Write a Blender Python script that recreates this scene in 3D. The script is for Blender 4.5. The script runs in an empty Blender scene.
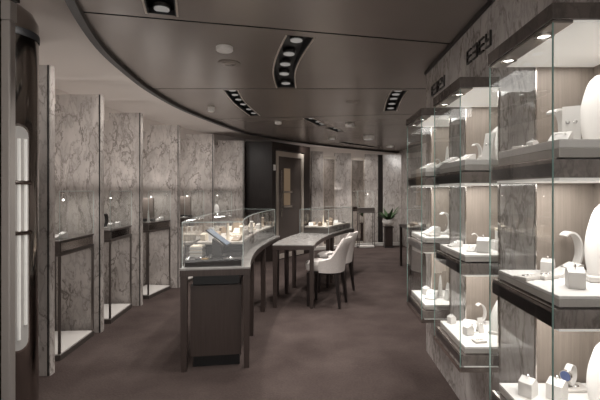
import bpy, bmesh, math, random
from mathutils import Vector, Matrix
random.seed(7)
PI = math.pi
scn = bpy.context.scene
COL = scn.collection

# ------------------------------------------------------------------ materials
def _nt(name):
    m = bpy.data.materials.new(name); m.use_nodes = True
    nt = m.node_tree; b = nt.nodes['Principled BSDF']
    return m, nt, b
def plain(name, col, rough=.5, metal=0., spec=.5, emit=None, es=0., var=0., vscale=30., coat=0., bump=0.):
    m, nt, b = _nt(name)
    b.inputs['Base Color'].default_value = (*col, 1)
    b.inputs['Roughness'].default_value = rough
    b.inputs['Metallic'].default_value = metal
    b.inputs['Specular IOR Level'].default_value = spec
    b.inputs['Coat Weight'].default_value = coat
    if emit:
        b.inputs['Emission Color'].default_value = (*emit, 1)
        b.inputs['Emission Strength'].default_value = es
    if var or bump:
        g = nt.nodes.new('ShaderNodeNewGeometry')
        n = nt.nodes.new('ShaderNodeTexNoise'); n.inputs['Scale'].default_value = vscale; n.inputs['Detail'].default_value = 4
        nt.links.new(g.outputs['Position'], n.inputs['Vector'])
        if var:
            r = nt.nodes.new('ShaderNodeValToRGB')
            r.color_ramp.elements[0].position = .3; r.color_ramp.elements[1].position = .7
            r.color_ramp.elements[0].color = (*[c*(1-var) for c in col], 1)
            r.color_ramp.elements[1].color = (*[min(1, c*(1+var)) for c in col], 1)
            nt.links.new(n.outputs['Fac'], r.inputs['Fac']); nt.links.new(r.outputs['Color'], b.inputs['Base Color'])
        if bump:
            bp = nt.nodes.new('ShaderNodeBump'); bp.inputs['Strength'].default_value = bump; bp.inputs['Distance'].default_value = .01
            nt.links.new(n.outputs['Fac'], bp.inputs['Height']); nt.links.new(bp.outputs['Normal'], b.inputs['Normal'])
    return m
def marble(name, base, vein, rough=.18, scale=1.6, amount=.75, spec=.5):
    m, nt, b = _nt(name)
    N, L = nt.nodes, nt.links
    g = N.new('ShaderNodeNewGeometry')
    mp = N.new('ShaderNodeMapping'); mp.inputs['Rotation'].default_value = (.5, .6, .3); mp.inputs['Scale'].default_value = (1.6, 1.6, .7)
    L.new(g.outputs['Position'], mp.inputs['Vector'])
    def ridge(sc, det, dist, w):
        n = N.new('ShaderNodeTexNoise'); n.inputs['Scale'].default_value = sc; n.inputs['Detail'].default_value = det
        n.inputs['Distortion'].default_value = dist; n.inputs['Roughness'].default_value = .6
        L.new(mp.outputs['Vector'], n.inputs['Vector'])
        s = N.new('ShaderNodeMath'); s.operation = 'SUBTRACT'; s.inputs[1].default_value = .5; L.new(n.outputs['Fac'], s.inputs[0])
        a = N.new('ShaderNodeMath'); a.operation = 'ABSOLUTE'; L.new(s.outputs[0], a.inputs[0])
        r = N.new('ShaderNodeMapRange'); r.inputs['From Min'].default_value = 0; r.inputs['From Max'].default_value = w
        r.inputs['To Min'].default_value = 1; r.inputs['To Max'].default_value = 0; L.new(a.outputs[0], r.inputs['Value'])
        return r.outputs['Result']
    r1, r2 = ridge(scale*.7, 8, .3, .026), ridge(scale*1.6, 7, .25, .036)
    cl = N.new('ShaderNodeTexNoise'); cl.inputs['Scale'].default_value = scale*1.4; cl.inputs['Detail'].default_value = 5; L.new(mp.outputs['Vector'], cl.inputs['Vector'])
    k = N.new('ShaderNodeMath'); k.operation = 'MULTIPLY'; L.new(r2, k.inputs[0]); k.inputs[1].default_value = .5
    mx = N.new('ShaderNodeMath'); mx.operation = 'MAXIMUM'; L.new(r1, mx.inputs[0]); L.new(k.outputs[0], mx.inputs[1])
    mm = N.new('ShaderNodeMath'); mm.operation = 'MULTIPLY'; L.new(mx.outputs[0], mm.inputs[0]); L.new(cl.outputs['Fac'], mm.inputs[1])
    m3 = N.new('ShaderNodeMath'); m3.operation = 'MULTIPLY'; L.new(mm.outputs[0], m3.inputs[0]); m3.inputs[1].default_value = amount*1.7; m3.use_clamp = True
    cr = N.new('ShaderNodeValToRGB')
    cr.color_ramp.elements[0].position = .35; cr.color_ramp.elements[1].position = .65
    cr.color_ramp.elements[0].color = (*[c*.78 for c in base], 1); cr.color_ramp.elements[1].color = (*base, 1)
    L.new(cl.outputs['Fac'], cr.inputs['Fac'])
    mix = N.new('ShaderNodeMix'); mix.data_type = 'RGBA'
    L.new(m3.outputs[0], mix.inputs[0]); L.new(cr.outputs['Color'], mix.inputs[6]); mix.inputs[7].default_value = (*vein, 1)
    L.new(mix.outputs[2], b.inputs['Base Color'])
    b.inputs['Roughness'].default_value = rough; b.inputs['Specular IOR Level'].default_value = spec
    return m
def wood(name, c0, c1, rough=.35, stretch=(14, 14, .8), spec=.4):
    m, nt, b = _nt(name)
    N, L = nt.nodes, nt.links
    g = N.new('ShaderNodeNewGeometry'); mp = N.new('ShaderNodeMapping'); mp.inputs['Scale'].default_value = stretch
    L.new(g.outputs['Position'], mp.inputs['Vector'])
    n = N.new('ShaderNodeTexNoise'); n.inputs['Scale'].default_value = 5; n.inputs['Detail'].default_value = 5; L.new(mp.outputs['Vector'], n.inputs['Vector'])
    cr = N.new('ShaderNodeValToRGB'); cr.color_ramp.elements[0].position = .3; cr.color_ramp.elements[1].position = .7
    cr.color_ramp.elements[0].color = (*c0, 1); cr.color_ramp.elements[1].color = (*c1, 1)
    L.new(n.outputs['Fac'], cr.inputs['Fac']); L.new(cr.outputs['Color'], b.inputs['Base Color'])
    b.inputs['Roughness'].default_value = rough; b.inputs['Specular IOR Level'].default_value = spec
    return m
def glassmat(name, tint=(.988, .993, .990), ior=1.6, boost=1.):
    m = bpy.data.materials.new(name); m.use_nodes = True
    nt = m.node_tree; N, L = nt.nodes, nt.links
    N.remove(N['Principled BSDF']); out = N['Material Output']
    t = N.new('ShaderNodeBsdfTransparent'); t.inputs['Color'].default_value = (*tint, 1)
    gl = N.new('ShaderNodeBsdfGlossy'); gl.inputs['Roughness'].default_value = .02; gl.inputs['Color'].default_value = (boost, boost, boost, 1)
    f = N.new('ShaderNodeFresnel'); f.inputs['IOR'].default_value = ior
    ge = N.new('ShaderNodeNewGeometry'); inv = N.new('ShaderNodeMath'); inv.operation = 'SUBTRACT'; inv.inputs[0].default_value = 1; L.new(ge.outputs['Backfacing'], inv.inputs[1])
    mu = N.new('ShaderNodeMath'); mu.operation = 'MULTIPLY'; L.new(f.outputs[0], mu.inputs[0]); L.new(inv.outputs[0], mu.inputs[1])
    mx = N.new('ShaderNodeMixShader'); L.new(mu.outputs[0], mx.inputs[0]); L.new(t.outputs[0], mx.inputs[1]); L.new(gl.outputs[0], mx.inputs[2])
    L.new(mx.outputs[0], out.inputs['Surface'])
    return m
def carpet(name):
    m, nt, b = _nt(name); N, L = nt.nodes, nt.links
    g = N.new('ShaderNodeNewGeometry')
    def nz(sc, det):
        n = N.new('ShaderNodeTexNoise'); n.inputs['Scale'].default_value = sc; n.inputs['Detail'].default_value = det
        L.new(g.outputs['Position'], n.inputs['Vector']); return n.outputs['Fac']
    a, c = nz(2.2, 5), nz(60, 3)
    ad = N.new('ShaderNodeMath'); ad.operation = 'MULTIPLY_ADD'; L.new(c, ad.inputs[0]); ad.inputs[1].default_value = .45
    L.new(a, ad.inputs[2])
    cr = N.new('ShaderNodeValToRGB'); cr.color_ramp.elements[0].position = .45; cr.color_ramp.elements[1].position = .95
    cr.color_ramp.elements[0].color = (.046, .033, .030, 1); cr.color_ramp.elements[1].color = (.088, .067, .061, 1)
    L.new(ad.outputs[0], cr.inputs['Fac']); L.new(cr.outputs['Color'], b.inputs['Base Color'])
    b.inputs['Roughness'].default_value = .95; b.inputs['Specular IOR Level'].default_value = .1
    bp = N.new('ShaderNodeBump'); bp.inputs['Strength'].default_value = .5; bp.inputs['Distance'].default_value = .01
    L.new(c, bp.inputs['Height']); L.new(bp.outputs['Normal'], b.inputs['Normal'])
    return m

M = dict(
    carpet=carpet('carpet_pile'),
    marble=marble('grey_marble', (.56, .51, .48), (.20, .175, .16), scale=4.0, amount=.95),
    marble_right=marble('taupe_marble', (.60, .555, .53), (.20, .175, .16), rough=.07, scale=3.6, amount=.95, spec=1.),
    marble_white=marble('pale_marble', (.58, .54, .51), (.35, .31, .29), amount=.3),
    marble_dark=marble('dark_marble', (.125, .105, .095), (.06, .05, .045), scale=4),
    marble_shelf=marble('taupe_shelf_marble', (.30, .26, .24), (.12, .10, .09), scale=5),
    plaster=plain('white_plaster', (.72, .66, .62), .8, var=.03, vscale=3),
    soffit=plain('white_soffit', (.78, .72, .68), .8),
    lacquer=plain('brown_ceiling_lacquer', (.30, .26, .235), .27, .35, spec=.5, var=.05, vscale=1.2),
    bronze=plain('smoked_bronze', (.17, .15, .14), .28, .7),
    black=plain('black_trough', (.006, .006, .007), .5),
    trimdark=plain('dark_bronze_trim', (.02, .016, .015), .35, spec=.4),
    wooddark=wood('dark_walnut', (.022, .015, .013), (.034, .024, .021), .38),
    woodcounter=wood('counter_walnut', (.046, .033, .029), (.060, .044, .039), .35),
    beige=wood('beige_veneer', (.205, .172, .146), (.255, .217, .186), .5, (25, 25, .6)),
    glass=glassmat('clear_glass'),
    glassedge=plain('green_glass_edge', (.22, .36, .33), .12, spec=.9),
    edgelight=plain('polished_glass_edge', (.56, .63, .61), .12, spec=.9),
    glassdark=plain('smoked_glass', (.03, .027, .027), .06, spec=.7),
    white=plain('white_leatherette', (.64, .62, .60), .55),
    deckpad=plain('stone_deck_pad', (.46, .42, .38), .55, var=.25, vscale=18),
    tan=plain('tan_leatherette', (.34, .26, .19), .55),
    cream=plain('cream_leatherette', (.78, .70, .58), .55),
    offwhite=plain('off_white_board', (.62, .59, .56), .5),
    tray=plain('white_tray', (.80, .78, .76), .5),
    traygrey=plain('grey_tray_edge', (.48, .45, .425), .45),
    chrome=plain('chrome', (.62, .58, .55), .16, 1),
    steel=plain('brushed_steel', (.42, .39, .37), .32, 1),
    darkchrome=plain('smoked_chrome', (.34, .31, .29), .11, 1),
    champagne=plain('champagne_metal', (.60, .54, .48), .4, .25),
    doorglass=plain('brown_door_glass', (.10, .078, .068), .08, spec=.9),
    mirror=plain('mirror', (.80, .76, .72), .04, 1),
    gold=plain('gold', (.8, .55, .28), .25, 1),
    silver=plain('silver', (.75, .74, .74), .18, 1),
    bluedial=plain('blue_dial', (.08, .11, .24), .25),
    fabric=plain('grey_upholstery', (.68, .63, .60), .85, var=.06, vscale=60, bump=.15),
    legwood=plain('ebony_leg', (.018, .013, .012), .4),
    top=marble('pale_counter_top', (.33, .315, .30), (.21, .195, .185), rough=.2, scale=5, amount=.4),
    panel=plain('light_panel', (.9, .88, .84), .6, emit=(1, .965, .91), es=.22),
    led=plain('led_strip', (.9, .9, .9), .5, emit=(1, .95, .88), es=3.0),
    lamp=plain('lamp_face', (.45, .45, .44), .4, emit=(1, .97, .93), es=.16),
    bright=plain('lamp_bright', (.9, .9, .9), .4, emit=(1, .96, .9), es=6.),
    capsule=plain('capsule_face', (.36, .34, .32), .2, .3, emit=(1, .95, .88), es=.12),  # faint glow in place of reflections on the glossy column
    greypost=plain('grey_post_metal', (.36, .335, .315), .35, .2),
    tube=plain('tube_reflection', (.8, .8, .78), .4, emit=(1, .94, .86), es=.22),  # glow of the tubes that imitate reflections on the column
    plastic=plain('white_plastic', (.88, .86, .83), .45),
    greyplastic=plain('grey_plastic', (.045, .042, .040), .4),
    screen=plain('screen', (.10, .12, .15), .12, emit=(.45, .55, .70), es=.22),
    blackplastic=plain('black_plastic', (.015, .015, .016), .35),
    leaf=plain('leaf', (.045, .085, .035), .5, var=.3, vscale=20),
    letter=plain('sign_letter', (.018, .015, .014), .3),
    brownboard=plain('taupe_board', (.20, .165, .145), .6),
    warm=plain('warm_door_glow', (.30, .22, .16), .6, emit=(1, .72, .45), es=.10),
)

# ------------------------------------------------------------------ mesh helpers
class MB:
    def __init__(s): s.bm = bmesh.new()
    def box(s, x0, x1, y0, y1, z0, z1, bev=0., seg=2):
        vs = [s.bm.verts.new(p) for p in ((x0,y0,z0),(x1,y0,z0),(x1,y1,z0),(x0,y1,z0),(x0,y0,z1),(x1,y0,z1),(x1,y1,z1),(x0,y1,z1))]
        fs = [s.bm.faces.new([vs[i] for i in f]) for f in ((3,2,1,0),(4,5,6,7),(0,1,5,4),(1,2,6,5),(2,3,7,6),(3,0,4,7))]
        if bev:
            es = list({e for f in fs for e in f.edges})
            bmesh.ops.bevel(s.bm, geom=es, offset=bev, segments=seg, affect='EDGES', profile=.5)
        return s
    def obox(s, p0, p1, t, z0, z1):
        """box along the plan segment p0-p1, thickness t to its left"""
        p0, p1 = Vector(p0), Vector(p1); d = (p1-p0).normalized(); n = Vector((-d.y, d.x))*t
        return s.prism([p0, p1, p1+n, p0+n], z0, z1)
    def prism(s, pts, z0, z1):
        lo = [s.bm.verts.new((p[0], p[1], z0)) for p in pts]; hi = [s.bm.verts.new((p[0], p[1], z1)) for p in pts]
        n = len(pts)
        s.bm.faces.new(lo[::-1]); s.bm.faces.new(hi)
        for i in range(n): s.bm.faces.new((lo[i], lo[(i+1)%n], hi[(i+1)%n], hi[i]))
        return s
    def prism_xz(s, pts, y0, y1):
        a = [s.bm.verts.new((p[0], y0, p[1])) for p in pts]; b = [s.bm.verts.new((p[0], y1, p[1])) for p in pts]
        n = len(pts)
        s.bm.faces.new(a); s.bm.faces.new(b[::-1])
        for i in range(n): s.bm.faces.new((a[(i+1)%n], a[i], b[i], b[(i+1)%n]))
        return s
    def strip(s, L, R, z0, z1):
        """solid between two plan polylines"""
        n = len(L); v = []
        for i in range(n):
            v.append([s.bm.verts.new((*L[i], z0)), s.bm.verts.new((*R[i], z0)), s.bm.verts.new((*R[i], z1)), s.bm.verts.new((*L[i], z1))])
        for i in range(n-1):
            for k in range(4):
                s.bm.faces.new((v[i][k], v[i][(k+1)%4], v[i+1][(k+1)%4], v[i+1][k]))
        s.bm.faces.new(v[0][::-1]); s.bm.faces.new(v[-1])
        return s
    def ribbon(s, path, w, t, ax='y'):
        """flat band following path [(x,z)], width w along y, thickness t"""
        n = len(path); rows = []
        for i, (x, z) in enumerate(path):
            a = path[max(0, i-1)]; b = path[min(n-1, i+1)]
            d = Vector((b[0]-a[0], b[1]-a[1])); d.normalize(); nx, nz = -d.y*t, d.x*t
            rows.append([s.bm.verts.new(p) for p in ((x, -w/2, z), (x, w/2, z), (x+nx, w/2, z+nz), (x+nx, -w/2, z+nz))])
        for i in range(n-1):
            for k in range(4):
                s.bm.faces.new((rows[i][k], rows[i][(k+1)%4], rows[i+1][(k+1)%4], rows[i+1][k]))
        s.bm.faces.new(rows[0][::-1]); s.bm.faces.new(rows[-1])
        return s
    def loft(s, rings, cap=True):
        vs = [[s.bm.verts.new(p) for p in r] for r in rings]; n = len(rings[0])
        for a, b in zip(vs, vs[1:]):
            for i in range(n): s.bm.faces.new((a[i], a[(i+1)%n], b[(i+1)%n], b[i]))
        if cap: s.bm.faces.new(vs[0][::-1]); s.bm.faces.new(vs[-1])
        return s
    def lathe(s, prof, cx=0, cy=0, n=24, cap=True):
        return s.loft([[(cx+r*math.cos(2*PI*i/n), cy+r*math.sin(2*PI*i/n), z) for i in range(n)] for r, z in prof], cap)
    def rod(s, a, b, r0, r1=None, n=8):
        a, b = Vector(a), Vector(b); r1 = r0 if r1 is None else r1
        q = (b-a).to_track_quat('Z', 'Y')
        rings = [[p + q @ Vector((r*math.cos(2*PI*i/n), r*math.sin(2*PI*i/n), 0)) for i in range(n)] for p, r in ((a, r0), (b, r1))]
        return s.loft(rings)
    def torus(s, c, R, r, axis='y', n=16, m=8, a0=0, a1=2*PI):
        full = abs(a1-a0-2*PI) < 1e-4; k = n if full else n+1; rows = []
        for i in range(k):
            t = a0+(a1-a0)*i/n; row = []
            for j in range(m):
                u = 2*PI*j/m; rr = R+r*math.cos(u); p = (rr*math.cos(t), rr*math.sin(t), r*math.sin(u))
                if axis == 'y': p = (p[0], p[2], p[1])
                elif axis == 'x': p = (p[2], p[0], p[1])
                row.append(s.bm.verts.new((c[0]+p[0], c[1]+p[1], c[2]+p[2])))
            rows.append(row)
        for i in range(k if full else k-1):
            a, b = rows[i], rows[(i+1) % k]
            for j in range(m): s.bm.faces.new((a[j], a[(j+1)%m], b[(j+1)%m], b[j]))
        return s
    def sphere(s, c, r, u=12, v=8):
        bmesh.ops.create_uvsphere(s.bm, u_segments=u, v_segments=v, radius=r, matrix=Matrix.Translation(c)); return s
    def tilt(s, ang, axis='X', about=(0, 0, 0)):
        bmesh.ops.rotate(s.bm, verts=s.bm.verts, cent=about, matrix=Matrix.Rotation(ang, 3, axis)); return s
    def mesh(s, name, mat, smooth=False):
        bmesh.ops.recalc_face_normals(s.bm, faces=s.bm.faces)
        me = bpy.data.meshes.new(name); s.bm.to_mesh(me); s.bm.free(); me.materials.append(M[mat])
        if smooth:
            for p in me.polygons: p.use_smooth = True
            try: me.set_sharp_from_angle(angle=math.radians(38))
            except Exception: pass
        return me

def obj(name, mb, mat, parent=None, smooth=False, label=None):
    o = bpy.data.objects.new(name, mb.mesh(name, mat, smooth)); COL.objects.link(o)
    if parent: o.parent = parent
    if label: o['label'] = label
    return o
def tag(o, label, cat, group=None):
    o['label'] = label; o['category'] = cat
    if group: o['group'] = group
    return o
def thing(name, label, cat, loc=(0, 0, 0), rz=0, group=None):
    o = bpy.data.objects.new(name, None); COL.objects.link(o); o.empty_display_size = .05
    o.location = loc; o.rotation_euler = (0, 0, rz)
    return tag(o, label, cat, group)
def struct(name, mb, mat, smooth=False):
    o = obj(name, mb, mat, smooth=smooth); o['kind'] = 'structure'; return o
def dup(root, loc, rz, label, scale=None):
    r = root.copy(); COL.objects.link(r); r.location = loc; r.rotation_euler = (0, 0, rz); r['label'] = label
    if scale: r.scale = scale
    def rec(src, dst):
        for ch in list(src.children):
            if ch.name in COL.objects and ch.parent == src:
                c = ch.copy(); COL.objects.link(c); c.parent = dst; rec(ch, c)
    rec(root, r)
    return r
def light(name, kind, loc, power, rot=(0, 0, 0), color=(1, .955, .91), **kw):
    d = bpy.data.lights.new(name, kind); d.energy = power; d.color = color
    for k, v in kw.items(): setattr(d, k, v)
    o = bpy.data.objects.new(name, d); COL.objects.link(o); o.location = loc; o.rotation_euler = rot
    return o

WFILLK, UPK = 1.75, .62
EYE, CEIL, SOFF = 1.46, 2.553, 2.63

# ------------------------------------------------------------------ camera
cam = bpy.data.cameras.new('camera'); camo = bpy.data.objects.new('camera', cam); COL.objects.link(camo)
cam.sensor_width = 36; cam.lens = 25.2; cam.shift_x = -.03; cam.shift_y = -.015; cam.clip_start = .05
camo.location = (0, 0, EYE); camo.rotation_euler = (PI/2, 0, 0)
scn.camera = camo

# ------------------------------------------------------------------ setting: floor, ceiling, walls
struct('floor', MB().prism([(-3.4, -2), (3.4, -2), (3.4, 12.6), (-3.4, 12.6)], -.05, 0), 'carpet')
struct('ceiling_white', MB().prism([(-3.4, -2), (3.4, -2), (3.4, 12.6), (-3.4, 12.6)], SOFF, SOFF+.05), 'soffit')

def cat(pts, k=6):
    """Catmull-Rom through plan points"""
    out = []
    for i in range(len(pts)-1):
        p = [Vector(pts[max(0, min(len(pts)-1, j))]) for j in (i-1, i, i+1, i+2)]
        for s in range(k):
            t = s/k
            out.append(.5*((2*p[1])+(-p[0]+p[2])*t+(2*p[0]-5*p[1]+4*p[2]-p[3])*t*t+(-p[0]+3*p[1]-3*p[2]+p[3])*t**3))
    out.append(Vector(pts[-1])); return out
EDGE = cat([(-.2, -.6), (-.72, .9), (-1.08, 1.7), (-1.36, 2.353), (-1.59, 3.1), (-1.705, 3.81), (-1.765, 4.5), (-1.75, 5.4), (-1.62, 6.33),
            (-1.39, 7.49), (-1.11, 8.1), (-.45, 9.1), (.285, 9.99), (1.075, 10.75), (2.28, 11.7)])
CPOLY = [(.3, -1.9)] + [tuple(p) for p in EDGE] + [(3.2, 11.7), (3.2, 3.9), (1.3, 3.9), (1.3, -1.9)]
SEAMS = [((-1.44, 2.565), (.98, 3.12)), ((-1.75, 4.49), (1.2, 4.49)), ((-.27, 6.2), (1.3, 5.97)), ((0, 8.75), (1.84, 8.5)), ((-.5, 7.25), (1.5, 6.9))]
SEAMS = [SEAMS[i] for i in (0, 1, 2, 4, 3)]
def ceiling_panels():
    tot = bmesh.new()
    for i in range(len(SEAMS)+1):
        b = bmesh.new()
        f = b.faces.new([b.verts.new((x, y, CEIL)) for x, y in CPOLY])
        for k, sgn in ((i-1, 1), (i, -1)):
            if 0 <= k < len(SEAMS):
                a, c = Vector(SEAMS[k][0]), Vector(SEAMS[k][1]); d = (c-a).normalized(); n = Vector((-d.y, d.x))
                if n.y < 0: n = -n
                co = a + n*(.010*sgn)
                bmesh.ops.bisect_plane(b, geom=b.verts[:]+b.edges[:]+b.faces[:], plane_co=(*co, CEIL), plane_no=(n.x*sgn, n.y*sgn, 0), clear_inner=True)
        r = bmesh.ops.extrude_face_region(b, geom=b.faces[:])
        bmesh.ops.translate(b, verts=[v for v in r['geom'] if isinstance(v, bmesh.types.BMVert)], vec=(0, 0, .035))
        bmesh.ops.recalc_face_normals(b, faces=b.faces)
        me = bpy.data.meshes.new('t'); b.to_mesh(me); b.free(); tot.from_mesh(me); bpy.data.meshes.remove(me)
    return tot
mb = MB(); mb.bm.free(); mb.bm = ceiling_panels()
ceil = struct('ceiling', mb, 'lacquer')
ceil.data.materials.append(M['black'])
for p in ceil.data.polygons:
    if abs(p.normal.z) < .5: p.material_index = 1     # shadow gaps between the panels

# recessed slots of downlights cut through the ceiling panels
SLOTS = [  # centre line, width, number of lamps, label
    (cat([(-.72, 1.85), (-.82, 2.12), (-.93, 2.48), (-.965, 2.60)], 4), .17, 3, 'recessed black downlight slot in the nearest ceiling panel, cut off by the picture top'),
    (cat([(-.125, 2.97), (-.24, 3.43), (-.315, 3.9), (-.335, 4.44)], 5), .19, 5, 'curved black slot of five downlights in the ceiling, wide one beyond the first seam'),
    (cat([(-.945, 4.56), (-.969, 5.216), (-.915, 6.08)], 6), .135, 6, 'slim curved slot of six downlights near the curved ceiling edge'),
    (cat([(-.15, 6.3), (.03, 6.85), (.10, 7.02)], 6), .14, 4, 'diagonal slot of small downlights in the mid ceiling, starting beyond the third seam'),
    (cat([(.886, 4.58), (.91, 5.04), (.985, 5.72)], 6), .16, 5, 'curved slot of five downlights close to the marble wall, above the far showcase'),
    (cat([(.535, 9.37), (.94, 9.87), (1.5, 10.5)], 6), .17, 6, 'farthest downlight slot, along the ceiling edge before the back wall'),
    (cat([(.20, 7.2), (.30, 7.45), (.42, 7.72)], 6), .14, 3, 'short end piece of the diagonal mid-ceiling downlight slot'),
]
def offs(pl, o):
    out = []
    for i, p in enumerate(pl):
        d = (pl[min(len(pl)-1, i+1)] - pl[max(0, i-1)]).normalized(); out.append(p + Vector((-d.y, d.x))*o)
    return out
cut = MB()
for pl, w, n, _ in SLOTS:
    cut.strip(offs(pl, w/2), offs(pl, -w/2), CEIL-.02, CEIL+.06)
cuto = obj('cutter', cut, 'black')
md = ceil.modifiers.new('b', 'BOOLEAN'); md.object = cuto; md.operation = 'DIFFERENCE'; md.solver = 'EXACT'
bpy.context.view_layer.update()
dg = bpy.context.evaluated_depsgraph_get()
newme = bpy.data.meshes.new_from_object(ceil.evaluated_get(dg))
ceil.modifiers.clear(); old = ceil.data; ceil.data = newme; bpy.data.objects.remove(cuto, do_unlink=True)
for pl, w, n, lab in SLOTS:
    mid = pl[len(pl)//2]
    t = thing('recessed_downlight_strip', lab, 'ceiling light', (mid.x, mid.y, CEIL), group='downlight slots in the dark ceiling')
    rel = [p-mid for p in pl]
    h = MB()   # trough: two liners and a back
    h.strip(offs(rel, w/2-.002), offs(rel, w/2-.008), -.004, .06)
    h.strip(offs(rel, -w/2+.002), offs(rel, -w/2+.008), -.004, .06)
    h.strip(offs(rel, w/2-.008), offs(rel, -w/2+.008), .055, .06)
    obj('housing', h, 'black', t)
    fr = MB()
    fr.strip(offs(rel, w/2+.012), offs(rel, w/2), -.006, .0); fr.strip(offs(rel, -w/2), offs(rel, -w/2-.012), -.006, .0)
    obj('slot_frame', fr, 'champagne', t)
    for k in range(n):
        u = (k+.6)/n*(len(rel)-1); i = min(len(rel)-2, int(u)); p = rel[i].lerp(rel[i+1], u-i)
        r = min(.045, w*.27)
        l = obj('lamp', MB().lathe([(r*1.15, .023), (r*1.15, .045)], p.x, p.y, 20), 'greyplastic', t)
        obj('lamp_face', MB().lathe([(r, .016), (r, .022)], p.x, p.y, 20), 'lamp', l, label='pale round lamp face')
        light('downlight', 'SPOT', (mid.x+p.x, mid.y+p.y, CEIL-.012), 33, (0, 0, 0), spot_size=math.radians(100), spot_blend=.7, shadow_soft_size=.03)
# dark rim along the curved edge of the ceiling
struct('trim_1', MB().strip(offs(EDGE, .05), EDGE, 2.515, SOFF), 'trimdark', smooth=True)

# right wall: marble panels between and around the built-in showcases
WX, CY, CL = .99, (1.39, 2.295, 3.15), .515
struct('ceiling_backing', MB().prism(CPOLY, CEIL+.066, CEIL+.072), 'black')
w = MB(); g = .0025
ye = [-2] + [v for c in CY for v in (c-.012, c+CL+.012)] + [3.85]
for i in range(0, 8, 2): w.box(WX, WX+.30, ye[i]+g, ye[i+1]-g, 0, SOFF)
for c in CY:
    w.box(WX, WX+.30, c-.012+g, c+CL+.012-g, 2.09, SOFF)
    w.box(WX, WX+.30, c-.012+g, c+CL+.012-g, 0, .492)
struct('wall_right', w, 'marble_right')
struct('wall_right_core', MB().box(WX+.305, WX+.36, -2, 3.85, 0, SOFF), 'trimdark')
struct('trim_2', MB().box(WX-.014, WX-.001, -1.8, 3.85, 2.522, CEIL-.002), 'trimdark')  # dark strip standing in for the shade of the ceiling joint gap
struct('wall_right_return', MB().box(1.352, 3.3, 3.80, 3.85, 0, SOFF), 'plaster')
struct('wall_right_far', MB().obox((3.0, 3.86), (2.32, 11.45), .06, 0, SOFF).obox((2.32, 11.45), (2.3, 12.3), .05, 0, SOFF), 'marble')
# left and back white wall
LW = cat([(-2.98, 1.4), (-2.98, 3.4), (-2.98, 5.3), (-2.85, 6.5), (-2.6, 7.5), (-2.25, 8.4), (-1.7, 9.3), (-1.0, 10.2), (-.25, 10.9), (.6, 11.5), (1.6, 11.95), (2.4, 12.15)])
struct('wall_left', MB().strip(offs(LW, .06), LW, 0, SOFF), 'plaster', smooth=True)
struct('wall_left_entrance', MB().box(-3.3, -2.95, -2, 1.42, 0, SOFF), 'plaster')

# marble fins standing out from the left wall, each with a notch at its top inner corner
FIN = [(3.315, -2.115, -2.955), (4.33, -2.237, -2.955), (5.345, -2.253, -2.955), (6.33, -2.095, -2.85), (7.33, -1.824, -2.62), (8.28, -1.46, -2.28)]
NOTCH = [-2.70, -2.70, -2.66, -2.53, -2.30, -1.97]
k = 3
for (y, xr, xl), xn in zip(FIN, NOTCH):
    a = MB().prism_xz([(xl, 0), (xr, 0), (xr, 2.455), (xn, 2.455), (xn, 2.36), (xl, 2.36)], y, y+.06)
    struct('trim_%d' % k, a, 'marble'); k += 1
    struct('trim_%d' % k, MB().box(xr-.020, xr-.009, y-.003, y-.0005, 0, 2.455), 'black'); k += 1
# back wall marble slabs, mirrors between them, lit base
def seg(name, x0, y0, x1, y1, t, z0, z1, mat):
    return struct(name, MB().obox((x0, y0), (x1, y1), t, z0, z1), mat)
for (a, b, c, d, z) in ((-.16, 10.42, .13, 10.62, 2.455), (.44, 10.95, .87, 11.12, 2.455), (1.27, 11.32, 1.63, 11.42, 2.455), (1.78, 11.5, 2.27, 11.42, 2.455)):
    seg('trim_%d' % k, a, b, c, d, .05, 0, z, 'marble'); k += 1
for (a, b, c, d) in ((.13, 10.74, .45, 10.92), (.88, 11.22, 1.27, 11.38)):
    t = thing('wall_mirror', 'tall narrow mirror in the back wall, ' + ('nearer the glass door' if a < .5 else 'behind the slim framed stand'), 'mirror', (a, b, 0), group='mirrors in the back wall')
    dx, dy = c-a, d-b
    obj('mirror_glass', MB().obox((.02, .01), (dx-.02, dy-.01), .02, .06, 2.28), 'mirror', t)
    f = MB().obox((0, 0), (.02, .012), .04, .02, 2.36).obox((dx-.02, dy-.012), (dx, dy), .04, .02, 2.36).obox((0, 0), (dx, dy), .04, 2.29, 2.36).obox((0, 0), (dx, dy), .04, .02, .05)
    obj('mirror_frame', f, 'champagne', t)
struct('trim_%d' % k, MB().obox((1.65, 11.46), (1.77, 11.5), .05, 0, 2.45), 'trimdark'); k += 1
struct('baseboard_back', MB().strip([Vector(p) for p in ((-.1, 10.5), (.9, 11.12), (1.64, 11.4), (2.2, 11.42))], [Vector(p) for p in ((-.1, 10.3), (.9, 10.95), (1.64, 11.24), (2.2, 11.26))], 0, .07), 'offwhite')

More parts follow.
